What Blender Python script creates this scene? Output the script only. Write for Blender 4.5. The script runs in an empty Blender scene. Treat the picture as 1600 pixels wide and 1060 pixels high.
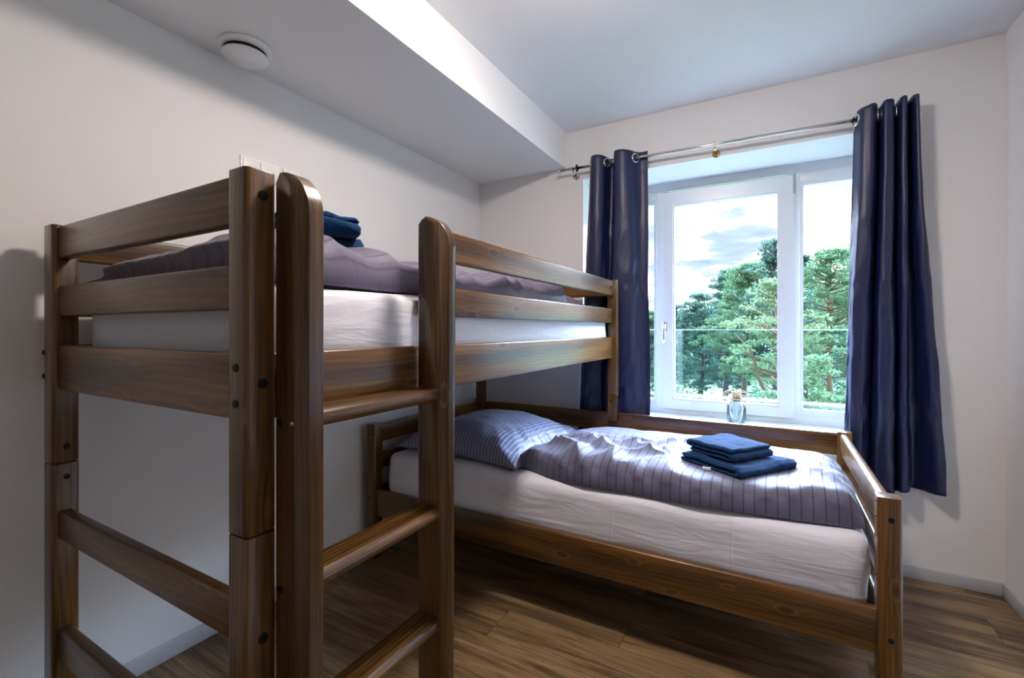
import bpy, bmesh, math, random
from mathutils import Vector, Matrix, noise
PI = math.pi
sc = bpy.context.scene
COL = sc.collection

# ------------------------------------------------------------------ camera, world, exposure
YAW = 0.516902
cam_d = bpy.data.cameras.new('camera'); cam = bpy.data.objects.new('camera', cam_d); COL.objects.link(cam)
cam.location = (0, 0, 1.15); cam.rotation_euler = (PI / 2, 0, YAW)
cam_d.sensor_width = 36; cam_d.lens = 36 * 718.6 / 1600; cam_d.shift_y = -15 / 1600; cam_d.clip_start = .02
sc.camera = cam
sc.view_settings.view_transform = 'Standard'; sc.view_settings.look = 'None'
sc.view_settings.gamma = 1; sc.view_settings.use_curve_mapping = False
sc.view_settings.exposure = 0.36

LAMP_W = 142.0          # emission of the ceiling lamp's diffuser
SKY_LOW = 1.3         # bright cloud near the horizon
SKY_FILL = 72.0         # added bright band above the visible sky, lights the room

class NT:
    """small helper to write node trees"""
    def __init__(s, tree): s.t = tree; s.t.nodes.clear()
    def n(s, typ, ins=None, **kw):
        nd = s.t.nodes.new(typ)
        for k, v in kw.items(): setattr(nd, k, v)
        for k, v in (ins or {}).items():
            sock = nd.inputs[k]
            if isinstance(v, bpy.types.NodeSocket): s.t.links.new(v, sock)
            else: sock.default_value = v
        return nd
    def math(s, op, a, b=0.0, c=0.0, clamp=False):
        nd = s.n('ShaderNodeMath', {0: a, 1: b, 2: c}, operation=op); nd.use_clamp = clamp
        return nd.outputs[0]
    def ramp(s, fac, stops, interp='LINEAR'):
        nd = s.n('ShaderNodeValToRGB', {0: fac}); r = nd.color_ramp; r.interpolation = interp
        while len(r.elements) < len(stops): r.elements.new(0.5)
        for e, (p, c) in zip(r.elements, stops):
            e.position = p; e.color = (c[0], c[1], c[2], 1) if not isinstance(c, (int, float)) else (c, c, c, 1)
        return nd.outputs[0]
    def mix(s, fac, a, b, mode='MIX'):
        nd = s.n('ShaderNodeMix', data_type='RGBA', blend_type=mode)
        for k, v in ((0, fac), (6, a), (7, b)):
            if isinstance(v, bpy.types.NodeSocket): s.t.links.new(v, nd.inputs[k])
            else: nd.inputs[k].default_value = v if isinstance(v, (int, float)) else (v[0], v[1], v[2], 1)
        return nd.outputs[2]
    def maprange(s, v, a, b, c, d, smooth=False):
        nd = s.n('ShaderNodeMapRange', {0: v, 1: a, 2: b, 3: c, 4: d})
        if smooth: nd.interpolation_type = 'SMOOTHSTEP'
        return nd.outputs[0]

w = bpy.data.worlds.new('sky'); sc.world = w; w.use_nodes = True
t = NT(w.node_tree)
tc = t.n('ShaderNodeTexCoord').outputs['Generated']
sep = t.n('ShaderNodeSeparateXYZ', {0: tc})
zc = t.math('MAXIMUM', sep.outputs[2], 0.0)
den = t.math('ADD', zc, 0.16)
cp = t.n('ShaderNodeCombineXYZ', {0: t.math('DIVIDE', sep.outputs[0], den), 1: t.math('DIVIDE', sep.outputs[1], den), 2: 3.7})
n1 = t.n('ShaderNodeTexNoise', {'Vector': cp.outputs[0], 'Scale': 1.9, 'Detail': 7, 'Roughness': .58, 'Distortion': .35}).outputs[0]
n2 = t.n('ShaderNodeTexNoise', {'Vector': cp.outputs[0], 'Scale': 0.75, 'Detail': 5, 'Roughness': .6}).outputs[0]
cloud = t.ramp(n1, [(.32, (.34, .44, .55)), (.43, (.50, .59, .68)), (.50, (.88, .92, .96)), (.58, (2.3, 2.3, 2.3))])
shade = t.ramp(n2, [(.25, (.7, .75, .82)), (.40, (.97, .98, 1))])
col = t.mix(1.0, cloud, shade, 'MULTIPLY')
fill_band = t.math('MULTIPLY', t.maprange(sep.outputs[2], .265, .42, 0, 1, True), t.maprange(sep.outputs[2], .60, .85, 1, .06, True))  # added fill light: unseen sky band on the window side, fading towards the zenith
fill_band = t.math('MULTIPLY', fill_band, t.maprange(sep.outputs[1], .1, .5, .05, 1, True))
up = t.math('ADD', SKY_LOW, t.math('MULTIPLY', fill_band, SKY_FILL))
overhead = t.mix(t.maprange(sep.outputs[2], .26, .40, 0, 1), col, (.72, .90, 1.18))
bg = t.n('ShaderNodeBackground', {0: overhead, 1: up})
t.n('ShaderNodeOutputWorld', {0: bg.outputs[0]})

# ------------------------------------------------------------------ materials
MATS = {}
def material(name):
    m = bpy.data.materials.new(name); m.use_nodes = True; MATS[name] = m
    return m, NT(m.node_tree)
def finish(t, bsdf, disp=None): t.n('ShaderNodeOutputMaterial', {0: bsdf})
def principled(t, color, rough=.5, **kw):
    ins = {'Base Color': color if isinstance(color, bpy.types.NodeSocket) else (*color, 1), 'Roughness': rough}
    for k, v in kw.items(): ins[k.replace('_', ' ')] = v
    return t.n('ShaderNodeBsdfPrincipled', ins).outputs[0]
def bump(t, h, strength=.3, dist=.002):
    return t.n('ShaderNodeBump', {'Height': h, 'Strength': strength, 'Distance': dist}).outputs[0]
def simple(name, color, rough=.5, **kw):
    m, t = material(name)
    tcn = t.n('ShaderNodeTexCoord').outputs['Object']
    nz = t.n('ShaderNodeTexNoise', {'Vector': tcn, 'Scale': 30.0, 'Detail': 3}).outputs[0]
    c = t.mix(nz, tuple(x * .94 for x in color), tuple(min(1, x * 1.05) for x in color))
    finish(t, principled(t, c, rough, **kw)); return m
def plaster(name, color):
    m, t = material(name)
    tcn = t.n('ShaderNodeTexCoord').outputs['Object']
    a = t.n('ShaderNodeTexNoise', {'Vector': tcn, 'Scale': 220.0, 'Detail': 3}).outputs[0]
    b = t.n('ShaderNodeTexNoise', {'Vector': tcn, 'Scale': 3.0, 'Detail': 3}).outputs[0]
    c = t.mix(b, tuple(x * .97 for x in color), color)
    finish(t, principled(t, c, .75, Normal=bump(t, a, .25, .0012))); return m
def wood(name, axis, tone=1.0):
    """dark stained varnished pine, grain running along the given axis"""
    m, t = material(name)
    tcn = t.n('ShaderNodeTexCoord').outputs['Object']
    rnd = t.n('ShaderNodeObjectInfo').outputs['Random']
    sp = t.n('ShaderNodeSeparateXYZ', {0: tcn}).outputs
    L = sp[axis]; A = sp[(axis + 1) % 3]; B = sp[(axis + 2) % 3]
    off = t.math('MULTIPLY', rnd, 37.0)
    Lo = t.math('ADD', L, off)
    v = t.n('ShaderNodeCombineXYZ', {0: Lo, 1: A, 2: B}).outputs[0]
    vs = t.n('ShaderNodeCombineXYZ', {0: t.math('MULTIPLY', Lo, 4.6), 1: t.math('MULTIPLY', A, 11.0), 2: t.math('MULTIPLY', B, 11.0)}).outputs[0]
    vor = t.n('ShaderNodeTexVoronoi', {'Vector': vs, 'Scale': 1.0, 'Randomness': 1.0}).outputs['Distance']
    knot = t.maprange(vor, .06, .14, 1, 0, True)
    halo = t.maprange(vor, .06, .42, 1, 0, True)
    warp = t.n('ShaderNodeTexNoise', {'Vector': t.n('ShaderNodeCombineXYZ', {0: t.math('MULTIPLY', Lo, .8), 1: t.math('MULTIPLY', A, 3.5), 2: t.math('MULTIPLY', B, 3.5)}).outputs[0], 'Scale': 1.0, 'Detail': 2}).outputs[0]
    k = t.math('ADD', t.math('MULTIPLY', warp, .09), t.math('MULTIPLY', halo, .012))
    ring = t.math('ADD', t.math('ADD', A, t.math('MULTIPLY', B, .8)), k)
    bands = t.math('SINE', t.math('MULTIPLY', ring, 480.0))
    bands = t.maprange(bands, -1, 1, 0, 1)
    broad = t.n('ShaderNodeTexNoise', {'Vector': t.n('ShaderNodeCombineXYZ', {0: t.math('MULTIPLY', Lo, 1.2), 1: t.math('MULTIPLY', A, 17.0), 2: t.math('MULTIPLY', B, 17.0)}).outputs[0], 'Scale': 1.0, 'Detail': 3}).outputs[0]
    fine = t.n('ShaderNodeTexNoise', {'Vector': t.n('ShaderNodeCombineXYZ', {0: t.math('MULTIPLY', Lo, 7.0), 1: t.math('MULTIPLY', A, 420.0), 2: t.math('MULTIPLY', B, 420.0)}).outputs[0], 'Scale': 1.0, 'Detail': 4}).outputs[0]
    f = t.math('ADD', t.math('MULTIPLY', broad, .78), t.math('ADD', t.math('MULTIPLY', bands, .07), t.math('MULTIPLY', fine, .36)))
    base = t.ramp(f, [(.38, (.018*tone, .007*tone, .0015*tone)), (.52, (.072*tone, .029*tone, .005*tone)), (.68, (.170*tone, .075*tone, .014*tone)), (.84, (.30*tone, .15*tone, .035*tone))])
    tonev = t.maprange(t.math('FRACT', t.math('MULTIPLY', rnd, 7.31)), 0, 1, .58, 1.0)
    base = t.mix(1.0, base, t.n('ShaderNodeCombineXYZ', {0: tonev, 1: tonev, 2: tonev}).outputs[0], 'MULTIPLY')
    base = t.mix(t.math('MULTIPLY', knot, .85), base, (.035, .014, .007))
    ringk = t.math('MULTIPLY', t.maprange(t.math('ABSOLUTE', t.math('SUBTRACT', vor, .15)), 0, .035, 1, 0, True), .35)
    base = t.mix(ringk, base, (.22, .10, .04))
    r = t.maprange(fine, .3, .7, .27, .40)
    finish(t, principled(t, base, r, Coat_Weight=.75, Coat_Roughness=.26, Coat_IOR=1.55, Specular_IOR_Level=.2,
                         Normal=bump(t, t.math('ADD', fine, t.math('MULTIPLY', bands, .4)), .22, .0006)))
    return m
def floor_mat():
    m, t = material('floor_planks')
    tcn = t.n('ShaderNodeTexCoord').outputs['Object']
    br = t.n('ShaderNodeTexBrick', {'Vector': tcn, 'Color1': (0, 0, 0, 1), 'Color2': (1, 1, 1, 1), 'Mortar': (0, 0, 0, 1), 'Scale': 1.0, 'Mortar Size': .0012, 'Mortar Smooth': .1, 'Bias': 0.0, 'Brick Width': 1.22, 'Row Height': .18})
    br.offset = .37; br.offset_frequency = 2
    sp = t.n('ShaderNodeSeparateXYZ', {0: tcn}).outputs
    idv = t.n('ShaderNodeSeparateColor', {0: br.outputs[0]}).outputs[0]
    x = t.math('ADD', sp[0], t.math('MULTIPLY', idv, 13.0))
    def ns(a, b, det, dist=0.0, s=1.0):
        return t.n('ShaderNodeTexNoise', {'Vector': t.n('ShaderNodeCombineXYZ', {0: t.math('MULTIPLY', x, a), 1: t.math('MULTIPLY', sp[1], b), 2: idv}).outputs[0], 'Scale': s, 'Detail': det, 'Distortion': dist}).outputs[0]
    broad = ns(1.3, 9, 3, .9); fine = ns(5, 150, 5); mid = ns(2.6, 34, 4, 1.6); pores = ns(22, 330, 2)
    f = t.math('ADD', t.math('MULTIPLY', broad, .5), t.math('ADD', t.math('MULTIPLY', mid, .34), t.math('MULTIPLY', fine, .28)))
    c = t.ramp(f, [(.41, (.045, .025, .012)), (.50, (.13, .075, .034)), (.59, (.25, .155, .075)), (.70, (.38, .26, .14))])
    c = t.mix(t.maprange(pores, .58, .72, 0, .5), c, (.04, .022, .011))
    c = t.mix(t.math('MULTIPLY', idv, .35), c, (.09, .055, .028))
    c = t.mix(t.math('MULTIPLY', br.outputs[1], .8), c, (.02, .012, .007))
    finish(t, principled(t, c, t.maprange(fine, .3, .7, .36, .5), Normal=bump(t, t.math('SUBTRACT', fine, br.outputs[1]), .15, .0008)))
    return m
def satin(name, base, stripe, spacing, swidth, axis_uv=0, rough=.6, dark=False):
    """striped cotton sateen; the stripes follow the UV map (metres)"""
    m, t = material(name)
    uv = t.n('ShaderNodeTexCoord').outputs['UV']
    sp = t.n('ShaderNodeSeparateXYZ', {0: uv}).outputs
    wv = t.n('ShaderNodeTexNoise', {'Vector': uv, 'Scale': 5.0, 'Detail': 1}).outputs[0]
    q = t.math('ADD', sp[axis_uv], t.math('MULTIPLY', wv, .006))
    fr = t.math('FRACT', t.math('DIVIDE', q, spacing))
    d = t.math('ABSOLUTE', t.math('SUBTRACT', fr, .5))
    s = t.maprange(d, 0, swidth / spacing, 1, 0, True)
    weave = t.n('ShaderNodeTexNoise', {'Vector': uv, 'Scale': 900.0, 'Detail': 1}).outputs[0]
    wr = t.n('ShaderNodeTexNoise', {'Vector': uv, 'Scale': 22.0, 'Detail': 4, 'Roughness': .6, 'Distortion': 1.2}).outputs[0]
    c = t.mix(s, base, stripe)
    h = t.math('ADD', t.math('MULTIPLY', wr, 4.0), t.math('MULTIPLY', weave, .15))
    finish(t, principled(t, c, t.maprange(s, 0, 1, rough, rough + .2), Sheen_Weight=.12, Sheen_Roughness=.4, Specular_IOR_Level=.3,
                         Normal=bump(t, h, .35, .0022)))
    return m
def cloth(name, base, rough=.8, scale=400, strength=.4, dist=.001, sheen=.2, wrinkle=0.0, spec=.3):
    m, t = material(name)
    tcn = t.n('ShaderNodeTexCoord').outputs['Object']
    a = t.n('ShaderNodeTexNoise', {'Vector': tcn, 'Scale': scale, 'Detail': 2}).outputs[0]
    b = t.n('ShaderNodeTexNoise', {'Vector': tcn, 'Scale': 9.0, 'Detail': 4, 'Distortion': 1.0}).outputs[0]
    c = t.mix(a, tuple(x * .82 for x in base), tuple(min(1, x * 1.15) for x in base))
    h = t.math('ADD', a, t.math('MULTIPLY', b, wrinkle))
    finish(t, principled(t, c, rough, Sheen_Weight=sheen, Sheen_Roughness=.5, Specular_IOR_Level=spec, Normal=bump(t, h, strength, dist)))
    return m
def sheet_mat(name):
    """white cotton sheet with pressed fold lines"""
    m, t = material(name)
    tcn = t.n('ShaderNodeTexCoord').outputs['Object']
    sp = t.n('ShaderNodeSeparateXYZ', {0: tcn}).outputs
    wv = t.n('ShaderNodeTexNoise', {'Vector': tcn, 'Scale': 6.0, 'Detail': 3}).outputs[0]
    def crease(c, per):
        q = t.math('ADD', c, t.math('MULTIPLY', wv, .03))
        d = t.math('ABSOLUTE', t.math('SUBTRACT', t.math('FRACT', t.math('DIVIDE', q, per)), .5))
        return t.maprange(d, 0, .012 / per * .5, 1, 0, True)
    st = t.n('ShaderNodeTexNoise', {'Vector': t.n('ShaderNodeCombineXYZ', {0: t.math('MULTIPLY', sp[0], 2.5), 1: t.math('MULTIPLY', sp[1], 2.5), 2: t.math('MULTIPLY', sp[2], 14.0)}).outputs[0], 'Scale': 1.6, 'Detail': 4, 'Distortion': 1.2}).outputs[0]
    h = t.math('ADD', t.math('MULTIPLY', st, 5.0), t.math('ADD', crease(sp[0], .41), crease(sp[1], .37)))
    finish(t, principled(t, (.66, .67, .745), .6, Sheen_Weight=.1, Specular_IOR_Level=.3, Normal=bump(t, h, .32, .0028)))
    return m
def glass_mat(name, tint=(1, 1, 1), refl=1.0):
    m, t = material(name)
    fr = t.n('ShaderNodeFresnel', {'IOR': 1.45}).outputs[0]
    tr = t.n('ShaderNodeBsdfTransparent', {0: (*tint, 1)}).outputs[0]
    gl = t.n('ShaderNodeBsdfGlossy', {0: (1, 1, 1, 1), 'Roughness': .03}).outputs[0]
    finish(t, t.n('ShaderNodeMixShader', {0: t.math('MULTIPLY', fr, refl), 1: tr, 2: gl}).outputs[0])
    return m
def emit(name, color, strength):
    m, t = material(name)
    finish(t, t.n('ShaderNodeEmission', {0: (*color, 1), 1: strength}).outputs[0]); return m
def leaf_mat(name, c1, c2):
    m, t = material(name)
    g = t.n('ShaderNodeNewGeometry').outputs['Random Per Island']
    tcn = t.n('ShaderNodeTexCoord').outputs['Object']
    nz = t.n('ShaderNodeTexNoise', {'Vector': tcn, 'Scale': .9, 'Detail': 2}).outputs[0]
    f = t.math('ADD', t.math('MULTIPLY', g, .6), t.math('MULTIPLY', nz, .45))
    c = t.mix(f, c1, c2)
    d = t.n('ShaderNodeBsdfDiffuse', {0: c}).outputs[0]
    tl = t.n('ShaderNodeBsdfTranslucent', {0: c}).outputs[0]
    finish(t, t.n('ShaderNodeMixShader', {0: .4, 1: d, 2: tl}).outputs[0]); return m

WX, WY, WZ = wood('stained_pine_x', 0), wood('stained_pine_y', 1), wood('stained_pine_z', 2)
WALL = plaster('white_plaster', (.76, .75, .745))
CEIL = plaster('ceiling_plaster', (.80, .80, .80))
PVC = simple('white_window_plastic', (.68, .71, .73), .28)
SKIRT = simple('grey_baseboard', (.50, .51, .53), .5)
FLOOR = floor_mat()
DUVET = satin('lilac_grey_sateen', (.135, .135, .205), (.060, .060, .105), .033, .0036)
PILLOW = satin('blue_grey_sateen', (.15, .16, .26), (.62, .66, .82), .021, .0022, rough=.38)
UPDUVET = satin('mauve_grey_sateen', (.125, .108, .160), (.085, .075, .115), .033, .004)
SHEET = sheet_mat('white_sheet')
TOWEL = cloth('navy_terry', (.004, .034, .105), .95, 260, 1.0, .004, .08, 0, .1)
CURT = cloth('navy_satin', (.0062, .0098, .055), .42, 700, .15, .0006, .0, 7.0, .55)
CHROME = simple('brushed_steel', (.62, .60, .57), .22, Metallic=1.0)
BLACK = simple('black_plastic', (.006, .006, .006), .5, Specular_IOR_Level=.2)
DARK = simple('dark_gap', (.02, .02, .025), .6)
WHITEP = simple('white_plastic', (.82, .82, .82), .35)
PANE = glass_mat('window_glass', (.97, .99, 1.0), .02)
RAILG = glass_mat('balustrade_glass', (.86, .94, .95), .8)
JARG = glass_mat('jar_glass', (.90, .95, .96), 3.0)
CORK = simple('cork', (.52, .33, .17), .8)
TWINE = simple('pale_twine', (.60, .50, .38), .8)
BRASS = simple('brass_tint', (.72, .52, .25), .25, Metallic=1.0)
LAMP = emit('lamp_diffuser', (1.0, .875, .80), LAMP_W)
TAG = simple('white_tag', (.85, .85, .88), .6)

# ------------------------------------------------------------------ object helpers
def props(o, label=None, cat=None, group=None, kind=None):
    if label: o['label'] = label
    if cat: o['category'] = cat
    if group: o['group'] = group
    if kind: o['kind'] = kind
    return o
def link(name, me, mat, parent=None, smooth=False, origin=None):
    if origin is not None:
        me.transform(Matrix.Translation(-Vector(origin)))
    if smooth:
        for p in me.polygons: p.use_smooth = True
    if mat: me.materials.append(mat)
    o = bpy.data.objects.new(name, me); COL.objects.link(o)
    if origin is not None: o.location = origin
    if parent:
        o.parent = parent
        o.location = Vector(o.location) - world_loc(parent)
    return o
def world_loc(o):
    v = Vector(o.location)
    while o.parent: o = o.parent; v += Vector(o.location)
    return v
def empty(name, loc, label, cat, group=None, kind=None):
    o = bpy.data.objects.new(name, None); COL.objects.link(o); o.location = loc; o.empty_display_size = .1
    return props(o, label, cat, group, kind)
def mesh_of(bm, name='m'):
    bmesh.ops.recalc_face_normals(bm, faces=bm.faces[:])
    me = bpy.data.meshes.new(name); bm.to_mesh(me); bm.free(); return me
def add_box(bm, a, b, bev=0.0, seg=2):
    r = bmesh.ops.create_cube(bm, size=1.0)
    vs = r['verts']
    c = [(a[i] + b[i]) / 2 for i in range(3)]; s = [abs(b[i] - a[i]) for i in range(3)]
    for v in vs: v.co = Vector([c[i] + v.co[i] * s[i] for i in range(3)])
    if bev > 0:
        es = list({e for v in vs for e in v.link_edges})
        bmesh.ops.bevel(bm, geom=es, offset=bev, segments=seg, profile=.5, affect='EDGES')
def box(name, a, b, mat, parent=None, bev=0.0, seg=2):
    bm = bmesh.new(); add_box(bm, a, b, bev, seg)
    c = [(a[i] + b[i]) / 2 for i in range(3)]
    return link(name, mesh_of(bm), mat, parent, bev > 0, c)
def add_prism(bm, pts, d0, d1, axis):
    """extrude a 2-D outline along an axis; pts are the other two coordinates in x,y,z order"""
    def mk(p, d):
        v = list(p); v.insert(axis, d); return bm.verts.new(v)
    A = [mk(p, d0) for p in pts]; B = [mk(p, d1) for p in pts]
    n = len(pts)
    fa = bm.faces.new(A); fb = bm.faces.new(B[::-1])
    for i in range(n): bm.faces.new((A[i], B[i], B[(i + 1) % n], A[(i + 1) % n]))
    return A, B
def add_cyl(bm, p, q, r, seg=20, r2=None):
    p = Vector(p); q = Vector(q); d = q - p
    m = Matrix.Translation((p + q) / 2) @ d.to_track_quat('Z', 'Y').to_matrix().to_4x4()
    bmesh.ops.create_cone(bm, cap_ends=True, segments=seg, radius1=r, radius2=r if r2 is None else r2, depth=d.length, matrix=m)
def cyl(name, p, q, r, mat, parent=None, seg=20, r2=None):
    bm = bmesh.new(); add_cyl(bm, p, q, r, seg, r2)
    o = link(name, mesh_of(bm), mat, parent, False, (Vector(p) + Vector(q)) / 2)
    for f in o.data.polygons: f.use_smooth = len(f.vertices) == 4
    return o
def add_tube(bm, pts, rad, seg=10):
    pts = [Vector(p) for p in pts]; rings = []
    nrm = None
    for i, p in enumerate(pts):
        tg = (pts[min(i + 1, len(pts) - 1)] - pts[max(i - 1, 0)]).normalized()
        if nrm is None:
            nrm = tg.orthogonal().normalized()
        nrm = (nrm - tg * nrm.dot(tg)).normalized(); bn = tg.cross(nrm)
        r = rad[i] if isinstance(rad, (list, tuple)) else rad
        rings.append([bm.verts.new(p + (nrm * math.cos(2 * PI * k / seg) + bn * math.sin(2 * PI * k / seg)) * r) for k in range(seg)])
    for a, b in zip(rings, rings[1:]):
        for k in range(seg): bm.faces.new((a[k], a[(k + 1) % seg], b[(k + 1) % seg], b[k]))
    bm.faces.new(rings[0][::-1]); bm.faces.new(rings[-1])
def add_lathe(bm, prof, c, seg=32, axis='Z'):
    rings = []
    for r, z in prof:
        rings.append([bm.verts.new((c[0] + r * math.cos(2 * PI * k / seg), c[1] + r * math.sin(2 * PI * k / seg), c[2] + z)) for k in range(seg)])
    for a, b in zip(rings, rings[1:]):
        for k in range(seg): bm.faces.new((a[k], a[(k + 1) % seg], b[(k + 1) % seg], b[k]))
    bm.faces.new(rings[0][::-1]); bm.faces.new(rings[-1])
def add_torus(bm, c, R, r, axis, seg=28, sub=8):
    ax = Vector(axis).normalized(); u = ax.orthogonal().normalized(); v = ax.cross(u); c = Vector(c)
    rings = []
    for i in range(seg):
        a = 2 * PI * i / seg; d = u * math.cos(a) + v * math.sin(a)
        rings.append([bm.verts.new(c + d * (R + r * math.cos(2 * PI * k / sub)) + ax * r * math.sin(2 * PI * k / sub)) for k in range(sub)])
    for i in range(seg):
        a = rings[i]; b = rings[(i + 1) % seg]
        for k in range(sub): bm.faces.new((a[k], a[(k + 1) % sub], b[(k + 1) % sub], b[k]))
def fbm(x, y, z, o=4): return noise.fractal(Vector((x, y, z)), 1.0, 2.0, o)
def smooth(a, b, x):
    t = max(0.0, min(1.0, (x - a) / (b - a))); return t * t * (3 - 2 * t)
def interp(x, tab):
    if x <= tab[0][0]: return tab[0][1]
    for (x0, y0), (x1, y1) in zip(tab, tab[1:]):
        if x <= x1: return y0 + (y1 - y0) * (x - x0) / (x1 - x0)
    return tab[-1][1]

# ------------------------------------------------------------------ room shell
XL, XR, YW, YN = -1.84, .868, 2.767, -1.6
ZS, XS, ZC = 2.195, -1.172, 2.424
RX0, RX1, RZ0, RZ1 = -1.053, .44, .605, 2.105     # window opening
TH = .40                                          # outer wall thickness
def struct(name, bm_or_obj, mat=None, kind='structure'):
    o = bm_or_obj if not isinstance(bm_or_obj, bmesh.types.BMesh) else link(name, mesh_of(bm_or_obj), mat)
    o['kind'] = kind; return o
struct('floor', box('floor', (XL - .1, YN - .1, -.08), (XR + .1, YW + TH, 0), FLOOR))
struct('wall_left', box('wall_left', (XL - .12, YN, 0), (XL, YW, ZC), WALL))
struct('wall_right', box('wall_right', (XR, YN, 0), (XR + .12, YW, ZC), WALL))
struct('wall_near', box('wall_near', (XL - .12, YN - .12, 0), (XR + .12, YN, ZC), WALL))
bm = bmesh.new()
xs = [XL - .12, RX0, RX1, XR + .12]; zs = [0, RZ0, RZ1, ZC + .1]
vv = {}
for j, y in enumerate((YW, YW + TH)):
    for i, x in enumerate(xs):
        for k, z in enumerate(zs): vv[i, j, k] = bm.verts.new((x, y, z))
for i in range(3):
    for k in range(3):
        if (i, k) == (1, 1): continue
        for j in (0, 1): bm.faces.new([vv[i, j, k], vv[i + 1, j, k], vv[i + 1, j, k + 1], vv[i, j, k + 1]])
def q4(*ks): bm.faces.new([vv[k] for k in ks])
q4((1, 0, 1), (2, 0, 1), (2, 1, 1), (1, 1, 1)); q4((1, 0, 2), (2, 0, 2), (2, 1, 2), (1, 1, 2))
q4((1, 0, 1), (1, 0, 2), (1, 1, 2), (1, 1, 1)); q4((2, 0, 1), (2, 0, 2), (2, 1, 2), (2, 1, 1))
for i in range(3):
    q4((i, 0, 0), (i + 1, 0, 0), (i + 1, 1, 0), (i, 1, 0)); q4((i, 0, 3), (i + 1, 0, 3), (i + 1, 1, 3), (i, 1, 3))
for k in range(3):
    q4((0, 0, k), (0, 0, k + 1), (0, 1, k + 1), (0, 1, k)); q4((3, 0, k), (3, 0, k + 1), (3, 1, k + 1), (3, 1, k))
struct('wall_back', bm, WALL)
struct('ceiling', box('ceiling', (XL - .12, YN - .12, ZC), (XR + .12, YW, ZC + .1), CEIL))
struct('trim_1', box('trim_1', (XL, YN, ZS), (XS, YW, ZC), CEIL))          # lowered soffit along the left wall
def baseboard(name, a, b): struct(name, box(name, a, b, SKIRT, bev=.003))
baseboard('baseboard_left', (XL, YN + .012, 0), (XL + .012, YW, .06))
baseboard('baseboard_back', (XL + .012, YW - .012, 0), (XR - .012, YW, .06))
baseboard('baseboard_right', (XR - .012, YN + .012, 0), (XR, YW, .06))
baseboard('baseboard_near', (XL, YN, 0), (XR, YN + .012, .06))
# access panel in the soffit
bm = bmesh.new()
x0, x1, y0, y1 = -1.80, -1.63, 2.18, 2.39
add_box(bm, (x0, y0, ZS - .002), (x1, y1, ZS), .0008, 1)
ap = link('access_panel', mesh_of(bm), CEIL)
props(ap, 'small square white access panel set flush into the underside of the soffit', 'panel')

# ------------------------------------------------------------------ window
YG = 3.11
win = empty('window_1', ((RX0 + RX1) / 2, YG, RZ0), None, None, kind='structure')
def frame_ring(name, x0, x1, z0, z1, wl, wr, wb, wt, y0, y1, parent, bev=.005, mat=PVC):
    """rectangular frame as one mesh with its four members"""
    bm = bmesh.new()
    o = [(x0, z0), (x1, z0), (x1, z1), (x0, z1)]; i_ = [(x0 + wl, z0 + wb), (x1 - wr, z0 + wb), (x1 - wr, z1 - wt), (x0 + wl, z1 - wt)]
    V = {}
    for j, y in enumerate((y0, y1)):
        for k in range(4):
            V['o', j, k] = bm.verts.new((o[k][0], y, o[k][1])); V['i', j, k] = bm.verts.new((i_[k][0], y, i_[k][1]))
    for k in range(4):
        l = (k + 1) % 4
        for j in (0, 1): bm.faces.new((V['o', j, k], V['o', j, l], V['i', j, l], V['i', j, k]))
        for s in 'oi': bm.faces.new((V[s, 0, k], V[s, 0, l], V[s, 1, l], V[s, 1, k]))
    if bev: bmesh.ops.bevel(bm, geom=[e for e in bm.edges if e.calc_face_angle(0) > .5], offset=bev, segments=2, profile=.5, affect='EDGES')
    return link(name, mesh_of(bm), mat, parent, False, ((x0 + x1) / 2, (y0 + y1) / 2, (z0 + z1) / 2))
SX0, SX1 = -.622, .105
# fixed outer frame and the two mullions
frame_ring('window_frame', RX0, RX1, RZ0, RZ1, .045, .045, .05, .05, YG, YG + .07, win)
box('mullion', (-.692 + .02, YG + .001, RZ0 + .045), (SX0 + .02, YG + .069, RZ1 - .045), PVC, win, .004)
box('mullion', (SX1 - .02, YG + .001, RZ0 + .045), (.151 - .02, YG + .069, RZ1 - .045), PVC, win, .004)
# opening sash, standing a little proud of the frame
sash = frame_ring('window_sash', SX0, SX1, .640, 2.037, .055, .075, .055, .08, YG - .018, YG + .04, win)
frame_ring('glazing_bead', SX0 + .054, SX1 - .074, .694, 1.958, .012, .012, .012, .012, YG - .008, YG + .03, sash, .003)
gp = box('window_pane', (SX0 + .056, YG + .016, .696), (SX1 - .076, YG + .022, 1.956), PANE, sash)
frame_ring('glazing_bead', RX0 + .045, -.672, RZ0 + .05, 1.99, .014, .016, .035, .014, YG + .006, YG + .05, win, .004)
box('window_pane', (RX0 + .05, YG + .03, RZ0 + .055), (-.676, YG + .036, 1.985), PANE, win)
frame_ring('glazing_bead', .131, RX1 - .045, RZ0 + .05, 1.99, .018, .014, .035, .014, YG + .006, YG + .05, win, .004)
box('window_pane', (.135, YG + .03, RZ0 + .055), (RX1 - .05, YG + .036, 1.985), PANE, win)
box('window_frame', (RX0 + .045, YG + .004, 1.99), (-.672, YG + .068, RZ1 - .05), PVC, win, .002)
box('window_frame', (.131, YG + .004, 1.99), (RX1 - .045, YG + .068, RZ1 - .05), PVC, win, .002)
# dark gasket over the sash
box('sash_gap', (SX0 - .004, YG - .006, 2.037), (SX1 + .002, YG + .002, 2.042), DARK, win)
box('hinge', (SX1 - .006, YG - .022, 1.93), (SX1 + .004, YG - .012, 2.045), simple('grey_hinge', (.30, .33, .36), .4), win, .002)
box('hinge', (SX1 - .006, YG - .022, .64), (SX1 + .006, YG - .010, .69), PVC, win, .002)
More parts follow.
